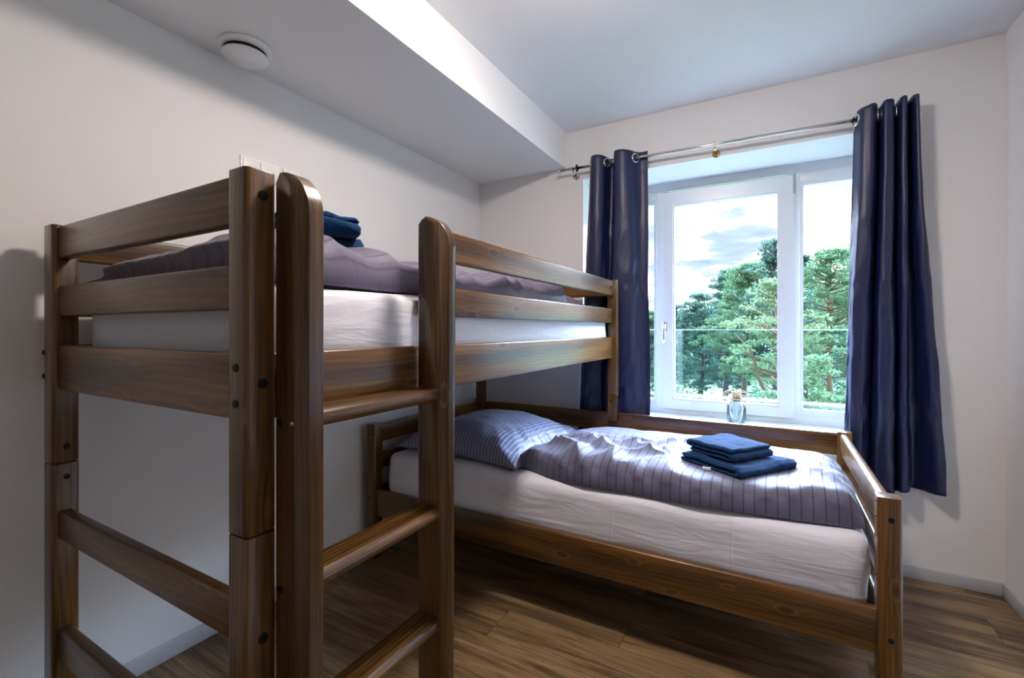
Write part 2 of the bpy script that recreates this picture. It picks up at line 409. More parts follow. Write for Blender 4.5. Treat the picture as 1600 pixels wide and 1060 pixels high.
# handle
hd = box('window_handle', (-.622, YG - .026, 1.135), (-.598, YG - .018, 1.20), CHROME, sash, .003)
bm = bmesh.new(); add_cyl(bm, (-.610, YG - .026, 1.175), (-.610, YG - .058, 1.175), .009, 16)
add_tube(bm, [(-.610, YG - .056, 1.182), (-.611, YG - .060, 1.15), (-.612, YG - .060, 1.10), (-.612, YG - .058, 1.062)], [.010, .0095, .0085, .007], 12)
link('lever', mesh_of(bm), CHROME, hd, True, (-.61, YG - .05, 1.13))
# inside sill
struct('trim_2', box('trim_2', (RX0, YW - .004, RZ0 - .02), (RX1, YG, RZ0 + .001), PVC, bev=.002))
# glass balustrade outside the window
bal = empty('glass_balustrade', (-.3, 3.27, .60), 'clear glass safety balustrade fixed outside the lower half of the window', 'balustrade')
box('glass_sheet', (RX0 - .1, 3.262, .66), (RX1 + .1, 3.274, 1.148), RAILG, bal)
box('top_edge', (RX0 - .1, 3.260, 1.146), (RX1 + .1, 3.276, 1.150), simple('glass_edge', (.65, .75, .76), .3), bal)
box('bottom_rail', (RX0 - .1, 3.250, .700), (RX1 + .1, 3.285, .714), PVC, bal, .003)
box('bottom_bracket', (RX0 - .1, 3.168, .60), (RX1 + .1, 3.285, .66), PVC, bal, .003)

# ------------------------------------------------------------------ wooden planks, posts, caps
def plank(name, a, b, axis, parent, bev=.006):
    return box(name, a, b, (WX, WY, WZ)[axis], parent, bev, 3)
def cap(p, nrm, parent, r=.0085, mat=BLACK):
    p = Vector(p); n = Vector(nrm)
    return cyl('bolt_cap', p - n * .002, p + n * .0022, r, mat, parent, 20, r * .8)
def post(x0, x1, y0, y1, z0, z1, parent, name='post', bev=.011):
    bm = bmesh.new(); add_box(bm, (x0, y0, z0), (x1, y1, z1))
    bmesh.ops.bevel(bm, geom=[e for e in bm.edges if abs(e.verts[0].co.z - e.verts[1].co.z) > .01], offset=bev, segments=5, profile=.5, affect='EDGES')
    bmesh.ops.bevel(bm, geom=[e for e in bm.edges if abs(e.verts[0].co.z - e.verts[1].co.z) < 1e-5], offset=.0022, segments=2, profile=.5, affect='EDGES')
    return link(name, mesh_of(bm), WZ, parent, True, ((x0 + x1) / 2, (y0 + y1) / 2, (z0 + z1) / 2))

# ------------------------------------------------------------------ loft bed
lb = empty('loft_bed', (-1.27, 1.55, 0), 'dark-stained pine loft bed on tall posts, reaching over the low bed', 'bed')
PX = {'R': (-.855, -.795), 'L': (-1.757, -1.692)}
ZJ = .784
for s in 'RL':
    x0, x1 = PX[s]
    post(x0, x1, .465, .523, 0, ZJ - .0015, lb)
    box('joint', (x0 + .006, .471, ZJ - .0015), (x1 - .006, .517, ZJ + .0015), DARK, lb)
    pu = post(x0, x1, .465, .523, ZJ + .0015, 1.436, lb)
# far posts: they end on the back rail of the low bed
FY0, FY1 = 2.590, 2.640
FP = {'R': (-.838, -.780), 'L': (-1.757, -1.697)}
for s in 'RL':
    x0, x1 = FP[s]
    post(x0, x1, FY0, FY1, .772, 1.436, lb, bev=.008)
    box('joint', (x0 + .005, FY0 + .005, .769), (x1 - .005, FY1 - .005, .772), DARK, lb)
    bm = bmesh.new()
    add_prism(bm, [(FY0, .769), (FY1, .769), (FY1, .668), (2.612, .668), (2.612, .620), (FY0, .620)], x0 + .003, x1 - .003, 0)
    bmesh.ops.bevel(bm, geom=bm.edges[:], offset=.003, segments=2, profile=.5, affect='EDGES')
    bk = link('post_foot', mesh_of(bm), WZ, lb, True, ((x0 + x1) / 2, 2.60, .69))
    if s == 'R':
        for (dx, z, r) in ((.018, .738, .0065), (.012, .648, .003), (.036, .634, .003)):
            cap((x0 + .004 + dx, FY0 - .0005, z), (0, -1, 0), bk, r)
# side rails (full length) and end rails
RZ = [(.985, 1.107), (1.186, 1.269), (1.343, 1.432)]
for a, b in RZ:
    plank('side_rail', (-.833, .520 if a < 1.1 else .950, a), (-.805, FY0 + .002, b), 1, lb)
    plank('side_rail', (-1.745, .520, a), (-1.717, FY0 + .002, b), 1, lb)
    plank('end_rail', (-1.695, .478, a), (-.852, .506, b), 0, lb)
    plank('end_rail', (-1.700, FY0 + .016, a), (-.835, FY0 + .044, b), 0, lb)
plank('end_rail', (-1.695, .478, .578), (-.852, .506, .655), 0, lb)
plank('end_rail', (-1.695, .478, .245), (-.852, .506, .335), 0, lb)
# slatted base under the mattress
bm = bmesh.new()
for k in range(14): add_box(bm, (-1.72, .56 + k * .148, 1.035), (-.835, .64 + k * .148, 1.053), .003, 1)
for x in (-1.717, -.853): add_box(bm, (x, .524, 1.005), (x + .020, 2.588, 1.035))
link('slatted_base', mesh_of(bm), WX, lb, False, (-1.27, 1.55, 1.04))
for z in (1.082, 1.018): cap((-.826, .465, z), (0, -1, 0), lb)
for z in (1.086, 1.021): cap((-1.750, .465, z), (0, -1, 0), lb)
for z in (1.390, 1.053, .596): cap((-.795, .496, z), (1, 0, 0), lb, .0105)
for z in (.827, .745): cap((-1.692, .496, z), (1, 0, 0), lb)
cap((-.803, 2.55, 1.39), (1, 0, 0), lb, .005)
cyl('screw', (-.822, .497, 1.434), (-.822, .497, 1.4405), .0035, BLACK, lb, 12)

# ------------------------------------------------------------------ ladder
ld = empty('ladder', (-.74, .73, 0), 'dark-stained pine ladder with round-topped stiles hooked to the loft bed', 'ladder')
def stile(y0, y1, x1, z1=1.436):
    x0 = -.7945
    R = .085
    pts = [(x0, .0), (x1, .0)]
    for k in range(15):
        a = k / 14 * PI / 2
        pts.append((x1 - R + R * math.cos(a), z1 - R + R * math.sin(a)))
    pts += [(x0 + .012, z1 - .003), (x0, z1 - .016)]
    bm = bmesh.new(); add_prism(bm, pts, y0, y1, 1)
    es = [e for e in bm.edges if abs(e.verts[0].co.y - e.verts[1].co.y) < 1e-6]
    bmesh.ops.bevel(bm, geom=es, offset=.0125, segments=4, profile=.5, affect='EDGES', clamp_overlap=True)
    o = link('stile', mesh_of(bm), WZ, ld, True, ((x0 + x1) / 2, (y0 + y1) / 2, .7)); return o
st1 = stile(.520, .549, -.700); st2 = stile(.902, .930, -.690)
def rung(zt):
    """tread with a rounded nose and three anti-slip grooves"""
    zb = zt - .033; xb, xn = -.790, -.716; r = .0165
    pts = [(xb, zb)]
    pts += [(xn - r, zb)]
    for k in range(1, 10):
        a = -PI / 2 + k / 10 * PI
        pts.append((xn - r + r * math.cos(a), zb + r + r * math.sin(a)))
    x = xn - r
    pts.append((x, zt))
    for k in range(4):
        g = x - .006 - k * .0125
        pts += [(g, zt), (g - .0008, zt - .0045), (g - .0052, zt - .0045), (g - .006, zt)]
    pts += [(xb + .004, zt), (xb, zt - .004)]
    bm = bmesh.new(); add_prism(bm, pts, .545, .9045, 1)
    return link('rung', mesh_of(bm), WY, ld, False, (-.75, .73, zt))
for zt in (1.004, .708, .434, .160): rung(zt)
for z in (.981, .676):
    cap((-.780, .520, z), (0, -1, 0), st1, .0085); cap((-.748, .520, z), (0, -1, 0), st1, .005, BRASS if z > .9 else DARK)
for z in (.41, .136): cap((-.780, .520, z), (0, -1, 0), st1, .0085); cap((-.748, .520, z), (0, -1, 0), st1, .005, DARK)

# ------------------------------------------------------------------ low bed
sb = empty('single_bed', (-.74, 2.16, 0), 'dark-stained pine low single bed standing across the room under the window', 'bed')
QL, QR = (-1.790, -1.730), (.258, .316)
YF, YBK = 1.657, 2.612
PT = .672
for (x0, x1) in (QL, QR):
    post(x0, x1, YF, YF + .056, 0, PT, sb, bev=.006 if x0 < 0 else .010)
    post(x0, x1, YBK, YBK + .056, 0, PT, sb, bev=.006)
plank('side_rail', (QL[1] - .004, YF + .010, .215), (QR[0] + .004, YF + .038, .346), 0, sb)
plank('side_rail', (QL[1] - .004, YBK + .012, .215), (QR[0] + .004, YBK + .040, .346), 0, sb)
plank('back_board', (QL[1] - .004, YBK + .012, .560), (QR[0] + .004, YBK + .040, .664), 0, sb)
for (x0, x1) in ((QL[0] + .020, QL[0] + .048), (QR[0] + .010, QR[0] + .040)):
    plank('end_rail', (x0, YF + .053, .574), (x1, YBK + .003, .664), 1, sb, .009)
    plank('end_rail', (x0, YF + .053, .215), (x1, YBK + .003, .346), 1, sb)
    plank('end_rail', (x0, YF + .053, .440), (x1, YBK + .003, .520), 1, sb)
bm = bmesh.new()
for k in range(14): add_box(bm, (-1.66 + k * .135, YF + .04, .290), (-1.58 + k * .135, YBK + .010, .306), .003, 1)
for y in (YF + .038, YBK - .008): add_box(bm, (QL[1] + .01, y, .262), (QR[0] - .01, y + .02, .290))
link('slatted_base', mesh_of(bm), WY, sb, False, (-.74, 2.16, .29))
for z in (.611, .269): cap((.289, YF, z), (0, -1, 0), sb)
cap((-1.771, YF, .620), (0, -1, 0), sb, .007); cap((-1.771, YF, .30), (0, -1, 0), sb, .007)
for z in (.648, .597): cap((QL[1], YF + .03, z), (1, 0, 0), sb, .004)
for z in (.655, .61, .44, .33, .24): cap((QR[0], YF + .022, z), (-1, 0, 0), sb, .0035)

# ------------------------------------------------------------------ soft things
def soft_box(name, a, b, r, step, mat, amp, seed, label, cat, group=None, drape=0.0):
    """mattress: rounded box grid with gently uneven faces"""
    bm = bmesh.new(); vmap = {}
    n = [max(2, int((b[i] - a[i]) / step)) for i in range(3)]
    def vert(i, j, k):
        key = (i, j, k)
        if key not in vmap:
            p = Vector([a[m] + (b[m] - a[m]) * (i, j, k)[m] / n[m] for m in range(3)])
            c = Vector([min(max(p[m], a[m] + r), b[m] - r) for m in range(3)])
            d = p - c
            if d.length > 1e-9: dn = d.normalized(); p = c + dn * r
            else: dn = Vector((0, 0, 0))
            w_ = amp * fbm(p.x * 3 + seed, p.y * 3, p.z * 9, 4)
            hs = smooth(a[2], a[2] + .04, p.z)
            bulge = drape * math.sin(PI * min(1, max(0, (p.z - a[2]) / (b[2] - a[2]))))
            p = p + dn * (w_ + bulge) * hs
            vmap[key] = bm.verts.new(p)
        return vmap[key]
    for ax in range(3):
        u, v = [(1, 2), (0, 2), (0, 1)][ax]
        for side in (0, n[ax]):
            for i in range(n[u]):
                for j in range(n[v]):
                    q = []
                    for (di, dj) in ((0, 0), (1, 0), (1, 1), (0, 1)):
                        ix = [0, 0, 0]; ix[ax] = side; ix[u] = i + di; ix[v] = j + dj
                        q.append(vert(*ix))
                    if len(set(q)) == 4: bm.faces.new(q)
    o = link(name, mesh_of(bm), mat, None, True, ((a[0] + b[0]) / 2, (a[1] + b[1]) / 2, a[2]))
    return props(o, label, cat, group)
soft_box('mattress', (-1.685, 1.698, .307), (.246, 2.600, .530), .038, .022, SHEET, .006, 3.0,
         'mattress in a white fitted sheet on the low bed under the window', 'mattress', drape=.006)
soft_box('mattress', (-1.700, .545, 1.055), (-.842, 2.590, 1.245), .035, .022, SHEET, .006, 9.0,
         'mattress in a white fitted sheet up on the loft bed', 'mattress', drape=.003)

def slab(name, nx, ny, fxy, ftop, fbot, mat, label, cat, uvscale=(1, 1), group=None, origin=None):
    """closed cloth body: fxy(a,b) gives the outline position, ftop / fbot the two skins"""
    bm = bmesh.new(); uvl = bm.loops.layers.uv.new('UVMap')
    T = {}; B = {}; UV = {}
    for i in range(nx + 1):
        for j in range(ny + 1):
            a, b = i / nx, j / ny
            x, y = fxy(a, b)
            top = ftop(a, b, x, y)
            tx, ty, tz = top if isinstance(top, tuple) else (x, y, top)
            edge = i in (0, nx) or j in (0, ny)
            T[i, j] = bm.verts.new((tx, ty, tz))
            if edge: B[i, j] = T[i, j]
            else: B[i, j] = bm.verts.new((x, y, fbot(a, b, x, y)))
            UV[T[i, j]] = (a * uvscale[0], b * uvscale[1]); UV[B[i, j]] = UV[T[i, j]]
    for i in range(nx):
        for j in range(ny):
            f = bm.faces.new((T[i, j], T[i + 1, j], T[i + 1, j + 1], T[i, j + 1]))
            q = (B[i, j + 1], B[i + 1, j + 1], B[i + 1, j], B[i, j])
            if len(set(q)) == 4 and set(q) != set(f.verts): bm.faces.new(q)
    for f in bm.faces:
        for l in f.loops: l[uvl].uv = UV[l.vert]
    me = mesh_of(bm)
    o = link(name, me, mat, None, True, origin)
    return props(o, label, cat, group)

def ridge(x): return 1 - abs(2 * (x - math.floor(x)) - 1)
# --- duvet of the low bed
DZ = .533
FRONT = [(0, 1.800), (.08, 1.775), (.18, 1.725), (.31, 1.705), (.5, 1.700), (.7, 1.706), (.85, 1.722), (1, 1.765)]
def d_xy(a, b):
    yf = interp(a, FRONT) + .008 * math.sin(a * 17)
    yb = 2.585 - .02 * smooth(.9, 1, a)
    y = yf + (yb - yf) * b
    xl = -1.03 + .10 * b + .01 * math.sin(b * 9)
    xr = .247 - .006 * math.sin(b * 14) - .055 * smooth(.78, 1, b)
    return xl + (xr - xl) * a, y
def d_top(a, b, x, y):
    W, D = 1.27, .87
    dl, dr, df, db = a * W, (1 - a) * W, b * D, (1 - b) * D
    def roll(d, R, p=2.3): 
        q = min(1.0, d / R); return (1 - (1 - q) ** p) ** (1 / p)
    e = roll(df, .11) * roll(db, .16) * roll(dl, .20) * roll(dr, .12)
    h = .100 + .012 * smooth(0, .3, a) - .022 * smooth(.45, 1, b)
    h += .016 * fbm(x * 2.2 + 5, y * 2.2, .3, 3)
    # oblique folds gathering towards the front edge
    warp = .10 * fbm(x * 3.1, y * 3.1, 7.7, 3)
    s = (x + .75 * (y - 1.7) + warp) * 5.6
    env = math.exp(-((df - .18) / .20) ** 2) * (.55 + .6 * noise.noise(Vector((x * 4, y * 3, 2))))
    f1 = (ridge(s) ** 1.7) * .046 * env
    flat = 1 - smooth(.17, .27, math.hypot(x + .125, (y - 1.955) * .85))
    s2 = (x * .9 - .9 * (y - 1.7) + warp * .9) * 7.5
    env2 = smooth(-1.0, -.75, x) * (1 - smooth(-.55, -.30, x)) * math.exp(-((df - .28) / .2) ** 2)
    f2 = ridge(s2) ** 2 * .024 * env2
    # long diagonal crease running down from under the towels
    cr = (y - (2.02 - .75 * (x + .38))) / .035
    f3 = -.022 * math.exp(-cr * cr) * smooth(-.42, -.30, x) * (1 - smooth(.02, .14, x)) * smooth(.04, .12, df)
    cr2 = (y - (1.98 + .20 * math.sin((x + .5) * 6))) / .03
    f4 = .014 * math.exp(-cr2 * cr2) * smooth(-.5, -.35, x) * (1 - smooth(-.15, -.05, x))
    # lap line near the back, fabric lying flatter behind it
    cr3 = (y - (2.44 - .06 * (x + .9)))
    f5 = -.014 * smooth(-.004, .006, cr3) - .006 * math.exp(-(cr3 / .01) ** 2)
    # small gathers along the right hem
    f6 = .008 * math.sin(y * 95 + 3 * noise.noise(Vector((y * 6, 0, 0)))) * math.exp(-dr / .06) * smooth(.0, .03, dr)
    fine = .004 * fbm(x * 9, y * 7, 1.1, 3)
    ripple = .003 * ridge((x + .35 * y) * 15 + 2 * fbm(x * 2, y * 2, 4, 2)) * math.exp(-df / .18)
    side = .006 * math.sin(x * 60 + 4 * noise.noise(Vector((x * 5, 0, 3)))) * math.exp(-((df - .03) / .05) ** 2)
    tot = h + f1 + f2 + f3 + f4 + f5 + f6 + fine + ripple
    tot += (.102 - tot) * flat
    z = DZ + max(0.0, tot * e) + .012 * (1 - e) * (1 - smooth(0, .03, min(df, dr)))
    dy = side * smooth(0, .02, df) - .030 * math.sin(PI * min(1, df / .12)) * (df < .12)
    return (x, y + dy, z)
dv = slab('duvet', 330, 230, d_xy, d_top, lambda a, b, x, y: DZ + .0005 + .003 * (1 - smooth(0, .05, min(a, 1 - a, b, 1 - b))),
     DUVET, 'lilac-grey striped duvet spread over the low bed, folded towels on it', 'duvet', (1.27, .87), origin=(-.4, 2.15, DZ))

# --- pillows
def pillow(name, cx, cy, hx, hy, rot, z0, T, seed, mat, label, front=0.0, uv=(.8, .6), pin=.09, tilt=(0, 0)):
    cr, sr = math.cos(rot), math.sin(rot)
    def xy(a, b):
        u, v = 2 * a - 1, 2 * b - 1
        px = hx * u * (1 - pin * (1 - v * v)); py = hy * v * (1 - pin * (1 - u * u))
        return cx + px * cr - py * sr, cy + px * sr + py * cr
    def top(a, b, x, y):
        u, v = abs(2 * a - 1), 2 * b - 1
        pv = 2.2 if v > 0 else 2.2 + front
        e = (1 - u ** 2.6) ** .62 * (1 - abs(v) ** pv) ** (.60 if v > 0 or not front else .60 - .22 * abs(v)) if u < 1 and abs(v) < 1 else 0
        wr = .012 * fbm(x * 5 + seed, y * 5, 0, 4) + .010 * ridge((x * 1.2 - y) * 5 + fbm(x * 3, y * 3, seed, 2)) * (1 - e)
        rad = .006 * math.sin(math.atan2(v, 2 * a - 1) * 26 + 3 * noise.noise(Vector((x * 4, y * 4, seed)))) * (1 - e) * min(1, e * 4)
        return z0 + T * e + (wr + rad) * min(1, e * 5) + .012 * (1 - min(1, e * 5)) + tilt[0] * (2 * a - 1) * .5 * (1 - min(1, e * 0)) * 0
    def bot(a, b, x, y):
        u, v = abs(2 * a - 1), abs(2 * b - 1)
        return z0 + .012 * max(u, v) ** 8
    return slab(name, 120, 110, xy, top, bot, mat, label, 'pillow', uv, origin=(cx, cy, z0))
pillow('pillow', -1.300, 2.125, .365, .385, -.06, .536, .165, 1.0, PILLOW,
       'plump blue-grey striped pillow lying at the head of the low bed', front=3.2, uv=(.8, .8))
# --- duvet on the loft bed
UZ = 1.249
def u_xy(a, b):
    x0 = -1.712 + .012 * math.sin(b * 11); x1 = -.862 + .012 * math.sin(b * 23) - .02 * smooth(.9, 1, b)
    y0 = .548 + .02 * math.sin(a * 5); y1 = 2.13 + .03 * math.sin(a * 7)
    return x0 + (x1 - x0) * a, y0 + (y1 - y0) * b
def u_top(a, b, x, y):
    W, D = .85, 1.58
    dl, dr, df, db = a * W, (1 - a) * W, b * D, (1 - b) * D
    def roll(d, R, p=2.2):
        q = min(1.0, d / R); return (1 - (1 - q) ** p) ** (1 / p)
    e = roll(df, .07) * roll(db, .15) * roll(dl, .10) * roll(dr, .11)
    h = .100 - .045 * (1 - smooth(-1.72, -1.45, x)) * (1 - smooth(.7, 1.0, y)) + .012 * math.sin(y * 4.0) + .015 * fbm(x * 2, y * 2, 3, 3)
    wp = .12 * fbm(x * 3, y * 3, 2.2, 3)
    f = .030 * ridge((y * .9 - .9 * (x + .9) + wp) * 6.5) ** 1.6 * math.exp(-dr / .30)
    g = .008 * ridge((x + wp) * 12) * math.exp(-df / .12)
    lay = -.014 * math.exp(-((df - .02) / .012) ** 2)
    z = UZ + max(0, (h + f + g + .005 * fbm(x * 10, y * 8, 5, 3)) * e) + .006 * (1 - e)
    dx = .02 * math.sin(PI * min(1, dr / .11)) * (dr < .11) * .8
    tt = (z - UZ) / .10
    dy = -.030 * abs(math.sin(2 * PI * min(1, tt))) * (1 - smooth(.05, .075, df))
    return (x + dx, y + dy, z)
slab('duvet', 170, 260, u_xy, u_top, lambda a, b, x, y: UZ + .0005, UPDUVET,
     'mauve-grey duvet folded over the near end of the loft bed', 'duvet', (.85, 1.58), origin=(-1.28, 1.3, UZ))
pillow('pillow', -1.240, 2.375, .37, .20, .0, 1.249, .115, 6.0, UPDUVET,
       'mauve-grey pillow at the window end of the loft bed', uv=(.8, .4))
# --- towels
def towel(name, cx, cy, z0, L, W, layers, th, rot, seed, label, parent_tag=False, sag=0.0, group=None, cr=1.0):
    """folded terry towel: one serpentine ribbon, folded layer over layer"""
    ctr = []
    hw = W / 2 - th / 2
    for k in range(layers):
        z = th * (k + .5)
        xs_ = [-hw + 2 * hw * i / 22 for i in range(23)]
        if k % 2: xs_ = xs_[::-1]
        jit = .006 * math.sin(seed * 3 + k * 2.1)
        ctr += [(x + jit, z) for x in xs_]
        if k < layers - 1:
            sgn = 1 if k % 2 == 0 else -1
            for q in range(1, 6):
                a = -PI / 2 + PI * q / 6
                ctr.append((sgn * (hw + th * .5 * math.cos(a) * 1.0) + jit, th * (k + 1) + th * .5 * math.sin(a)))
    n = len(ctr); up = []; dn = []
    for i in range(n):
        p = Vector(ctr[max(0, i - 1)]); q = Vector(ctr[min(n - 1, i + 1)])
        d = (q - p).normalized(); nr = Vector((-d.y, d.x))
        r = th * .495
        up.append((ctr[i][0] + nr.x * r, ctr[i][1] + nr.y * r)); dn.append((ctr[i][0] - nr.x * r, ctr[i][1] - nr.y * r))
    def cap_(c, d):
        return [(c[0] + math.cos(a0) * th * .495, c[1] + math.sin(a0) * th * .495) for a0 in d]
    d_end = -1 if (layers - 1) % 2 else 1
    endc = cap_(ctr[-1], [PI / 2 - d_end * PI * k / 5 if d_end > 0 else PI / 2 + PI * k / 5 for k in range(1, 5)])
    if d_end < 0: endc = [(ctr[-1][0] - math.sin(PI * k / 5) * th * .495, ctr[-1][1] - math.cos(PI * k / 5) * th * .495) for k in range(1, 5)]
    begc = [(ctr[0][0] - math.sin(PI * k / 5) * th * .495, ctr[0][1] - math.cos(PI * k / 5) * th * .495) for k in range(1, 5)]
    prof = up + endc + dn[::-1] + begc
    bm = bmesh.new(); M_ = 34; rings = []
    c_, s_ = math.cos(rot), math.sin(rot)
    for j in range(M_ + 1):
        v = -1 + 2 * j / M_
        ring = []
        edge = min(1, (1 - abs(v)) / .10)
        sq = 1 - (1 - edge) ** 2
        for (px, pz) in prof:
            y = v * L / 2
            kx = 1 - .03 * (1 - sq)
            kl = min(layers - 1, max(0, int(pz / th))); cz = (kl + .5) * th
            ee = min(1, (1 - abs(v)) / .075); rd = .25 + .75 * math.sqrt(max(0, 1 - (1 - ee) ** 2))
            pz_ = cz + (pz - cz) * rd
            zz = pz_ * (1 - .06 * (1 - sq)) + .0055 * cr * fbm(px * 14 + seed, y * 14, pz * 8, 3) * min(1, pz / th)
            zz += .004 * cr * noise.noise(Vector((px * 9, y * 9, seed)))* min(1, pz / th) 
            zz *= 1 - .12 * (abs(v) > .9) * (pz < th)
            xx = px * kx + .005 * cr * fbm(y * 9, pz * 20, seed, 3)
            zz -= sag * (v * v)
            ring.append(bm.verts.new((cx + xx * c_ - y * s_, cy + xx * s_ + y * c_, z0 + zz)))
        rings.append(ring)
    m = len(prof)
    for A, B in zip(rings, rings[1:]):
        for k in range(m): bm.faces.new((A[k], A[(k + 1) % m], B[(k + 1) % m], B[k]))
    # end caps as strips between the two skins
    ne = len(endc); nb = len(begc)
    for R_, flip in ((rings[0], False), (rings[-1], True)):
        for i in range(n - 1):
            a, b = R_[i], R_[i + 1]; c2, d2 = R_[n + ne + (n - 1 - (i + 1))], R_[n + ne + (n - 1 - i)]
            bm.faces.new((a, b, c2, d2))
        bm.faces.new([R_[n - 1]] + [R_[n + k] for k in range(ne)] + [R_[n + ne]])
        bm.faces.new([R_[n + ne + n - 1]] + [R_[n + ne + n + k] for k in range(nb)] + [R_[0]])
    o = link(name, mesh_of(bm), TOWEL, None, True, (cx, cy, z0))
    return props(o, label, 'towel', group)
TB = .6345
t1 = towel('towel', -.125, 1.955, TB, .30, .27, 2, .018, -.62, 2.0, 'large folded navy blue towel beneath the smaller one on the low bed')
t2 = towel('towel', -.150, 1.965, TB + .037, .215, .20, 3, .0155, -.62, 5.0, 'smaller folded navy blue towel on top of the stack on the low bed')
box('care_label', (-.226, 1.806, TB + .004), (-.198, 1.812, TB + .013), TAG, t1)
t3 = towel('towel', -1.205, .85, 1.354, .28, .31, 2, .024, -.35, 8.0, 'large folded navy blue towel on the loft bed duvet behind the ladder', cr=1.6)
t4 = towel('towel', -1.150, .87, 1.404, .21, .24, 3, .019, -.55, 11.0, 'crumpled navy blue towel on top of another on the loft bed', cr=2.2)

# ------------------------------------------------------------------ curtains and rod
ROD = 2.690; RODZ = 2.150
rod = empty('curtain_rod', (-.3, ROD, RODZ), 'long thin brushed steel curtain rod over the window', 'curtain rod')
RA = (-1.185, ROD, 2.156); RB = (.562, ROD, 2.137)
def rod_z(x): return RA[2] + (RB[2] - RA[2]) * (x - RA[0]) / (RB[0] - RA[0])
cyl('pole', RA, RB, .0085, CHROME, rod, 20)
for p in (RA, RB):
    bm = bmesh.new(); bmesh.ops.create_uvsphere(bm, u_segments=20, v_segments=12, radius=.0145, matrix=Matrix.Translation(p))
    link('finial', mesh_of(bm), CHROME, rod, True, p)
for x in (-1.095, -.274, .545):
    z = rod_z(x); bm = bmesh.new()
    add_cyl(bm, (x, ROD - .002, z - .004), (x, YW - .006, z - .028), .006, 14)
    add_cyl(bm, (x, YW - .008, z - .028), (x, YW, z - .028), .020, 24)
    add_torus(bm, (x, ROD, z), .011, .003, (1, 0, 0), 18, 6)
    link('bracket', mesh_of(bm), CHROME if x < -.5 else (BRASS if x < 0 else CHROME), rod, True, (x, ROD, z))
bm = bmesh.new(); add_cyl(bm, (-1.066, ROD, rod_z(-1.066)), (-1.062, ROD, rod_z(-1.06)), .022, 24)
link('spacer_ring', mesh_of(bm), BLACK, rod, False, (-1.064, ROD, rod_z(-1.064)))

def curtain(path_top, path_bot, ztop, zbot, seed, label, rings, nseg=150, nz=120):
    """path_*: control points (x, y) of the cloth's plan line at the rod and at the hem"""
    def spline(pts, n):
        out = []; m = len(pts) - 1
        for i in range(n + 1):
            u = i / n * m; k = min(int(u), m - 1); f = u - k
            p0 = pts[max(k - 1, 0)]; p1 = pts[k]; p2 = pts[k + 1]; p3 = pts[min(k + 2, m)]
            q = []
            for c in (0, 1):
                a, b, c2, d = p0[c], p1[c], p2[c], p3[c]
                q.append(.5 * ((2 * b) + (-a + c2) * f + (2 * a - 5 * b + 4 * c2 - d) * f * f + (-a + 3 * b - 3 * c2 + d) * f ** 3))
            out.append(q)
        return out
    A = spline(path_top, nseg); B = spline(path_bot, nseg)
    bm = bmesh.new(); g = []
    for j in range(nz + 1):
        v = j / nz; row = []
        for i in range(nseg + 1):
            s = i / nseg
            e = smooth(0, 1, v) * .5 + v * .5
            x = A[i][0] + (B[i][0] - A[i][0]) * e; y = A[i][1] + (B[i][1] - A[i][1]) * e
            zt = ztop(s); zb = zbot(s)
            z = zt + (zb - zt) * v
            k = smooth(.05, .4, v)
            x += .010 * k * fbm(s * 6 + seed, v * 3, 0, 3); y += .006 * k * fbm(s * 9, v * 4, seed, 3)
            cr = math.exp(-((v - .80) / .02) ** 2) + .8 * math.exp(-((v - .46) / .012) ** 2)
            y += .004 * cr * math.sin(s * 70 + seed) + .0022 * math.exp(-((v - .055) / .006) ** 2)
            y += .0035 * k * ridge(v * 9 + s * 7 + fbm(s * 5, v * 5, seed, 2)) 
            y = min(y, YW - .014)
            row.append(bm.verts.new((x, y, z)))
        g.append(row)
    for a, b in zip(g, g[1:]):
        for i in range(nseg): bm.faces.new((a[i], a[i + 1], b[i + 1], b[i]))
    o = link('curtain', mesh_of(bm), CURT, None, True, (sum(p[0] for p in path_top) / len(path_top), ROD, 2.2))
    md = o.modifiers.new('cloth', 'SOLIDIFY'); md.thickness = .0016; md.offset = 0
    props(o, label, 'curtain')
    for (x, y, ax) in rings:
        bm = bmesh.new(); add_torus(bm, (x, y, rod_z(x)), .0235, .0055, ax, 30, 8)
        link('eyelet', mesh_of(bm), CHROME, o, True, (x, y, rod_z(x)))
    return o
yf, yb = ROD - .048, ROD + .040
LT = [(-.985, yb - .01), (-.975, ROD), (-.950, yf + .006), (-.915, yf), (-.885, yf + .02), (-.872, ROD), (-.862, yb - .006), (-.842, yb),
      (-.828, ROD + .01), (-.822, ROD - .022), (-.805, yf - .004), (-.765, yf - .010), (-.725, yf + .012), (-.700, ROD), (-.672, yb - .02), (-.635, yb - .018)]
yfl, ybl = ROD - .010, ROD + .052
LB = [(-1.075, ybl), (-1.060, ROD + .02), (-1.030, yfl), (-.985, yfl), (-.945, yfl + .016), (-.920, ROD + .03), (-.905, ybl), (-.880, ybl),
      (-.860, ROD + .03), (-.850, ROD + .005), (-.825, yfl), (-.775, yfl), (-.725, yfl), (-.690, ROD + .010), (-.655, ybl - .02), (-.622, ybl - .02)]
def shift(P, d): return P
curtain(LT, LB, lambda s: 2.192 + .006 * math.sin(s * 12), lambda s: .42, 1.3,
        'navy blue eyelet curtain hanging at the left of the window behind the loft bed', [(-.872, ROD, (1, -.45, 0)), (-.700, ROD, (1, -.75, 0)), (-.975, ROD, (1, .4, 0)), (-.825, ROD, (1, .2, 0))])
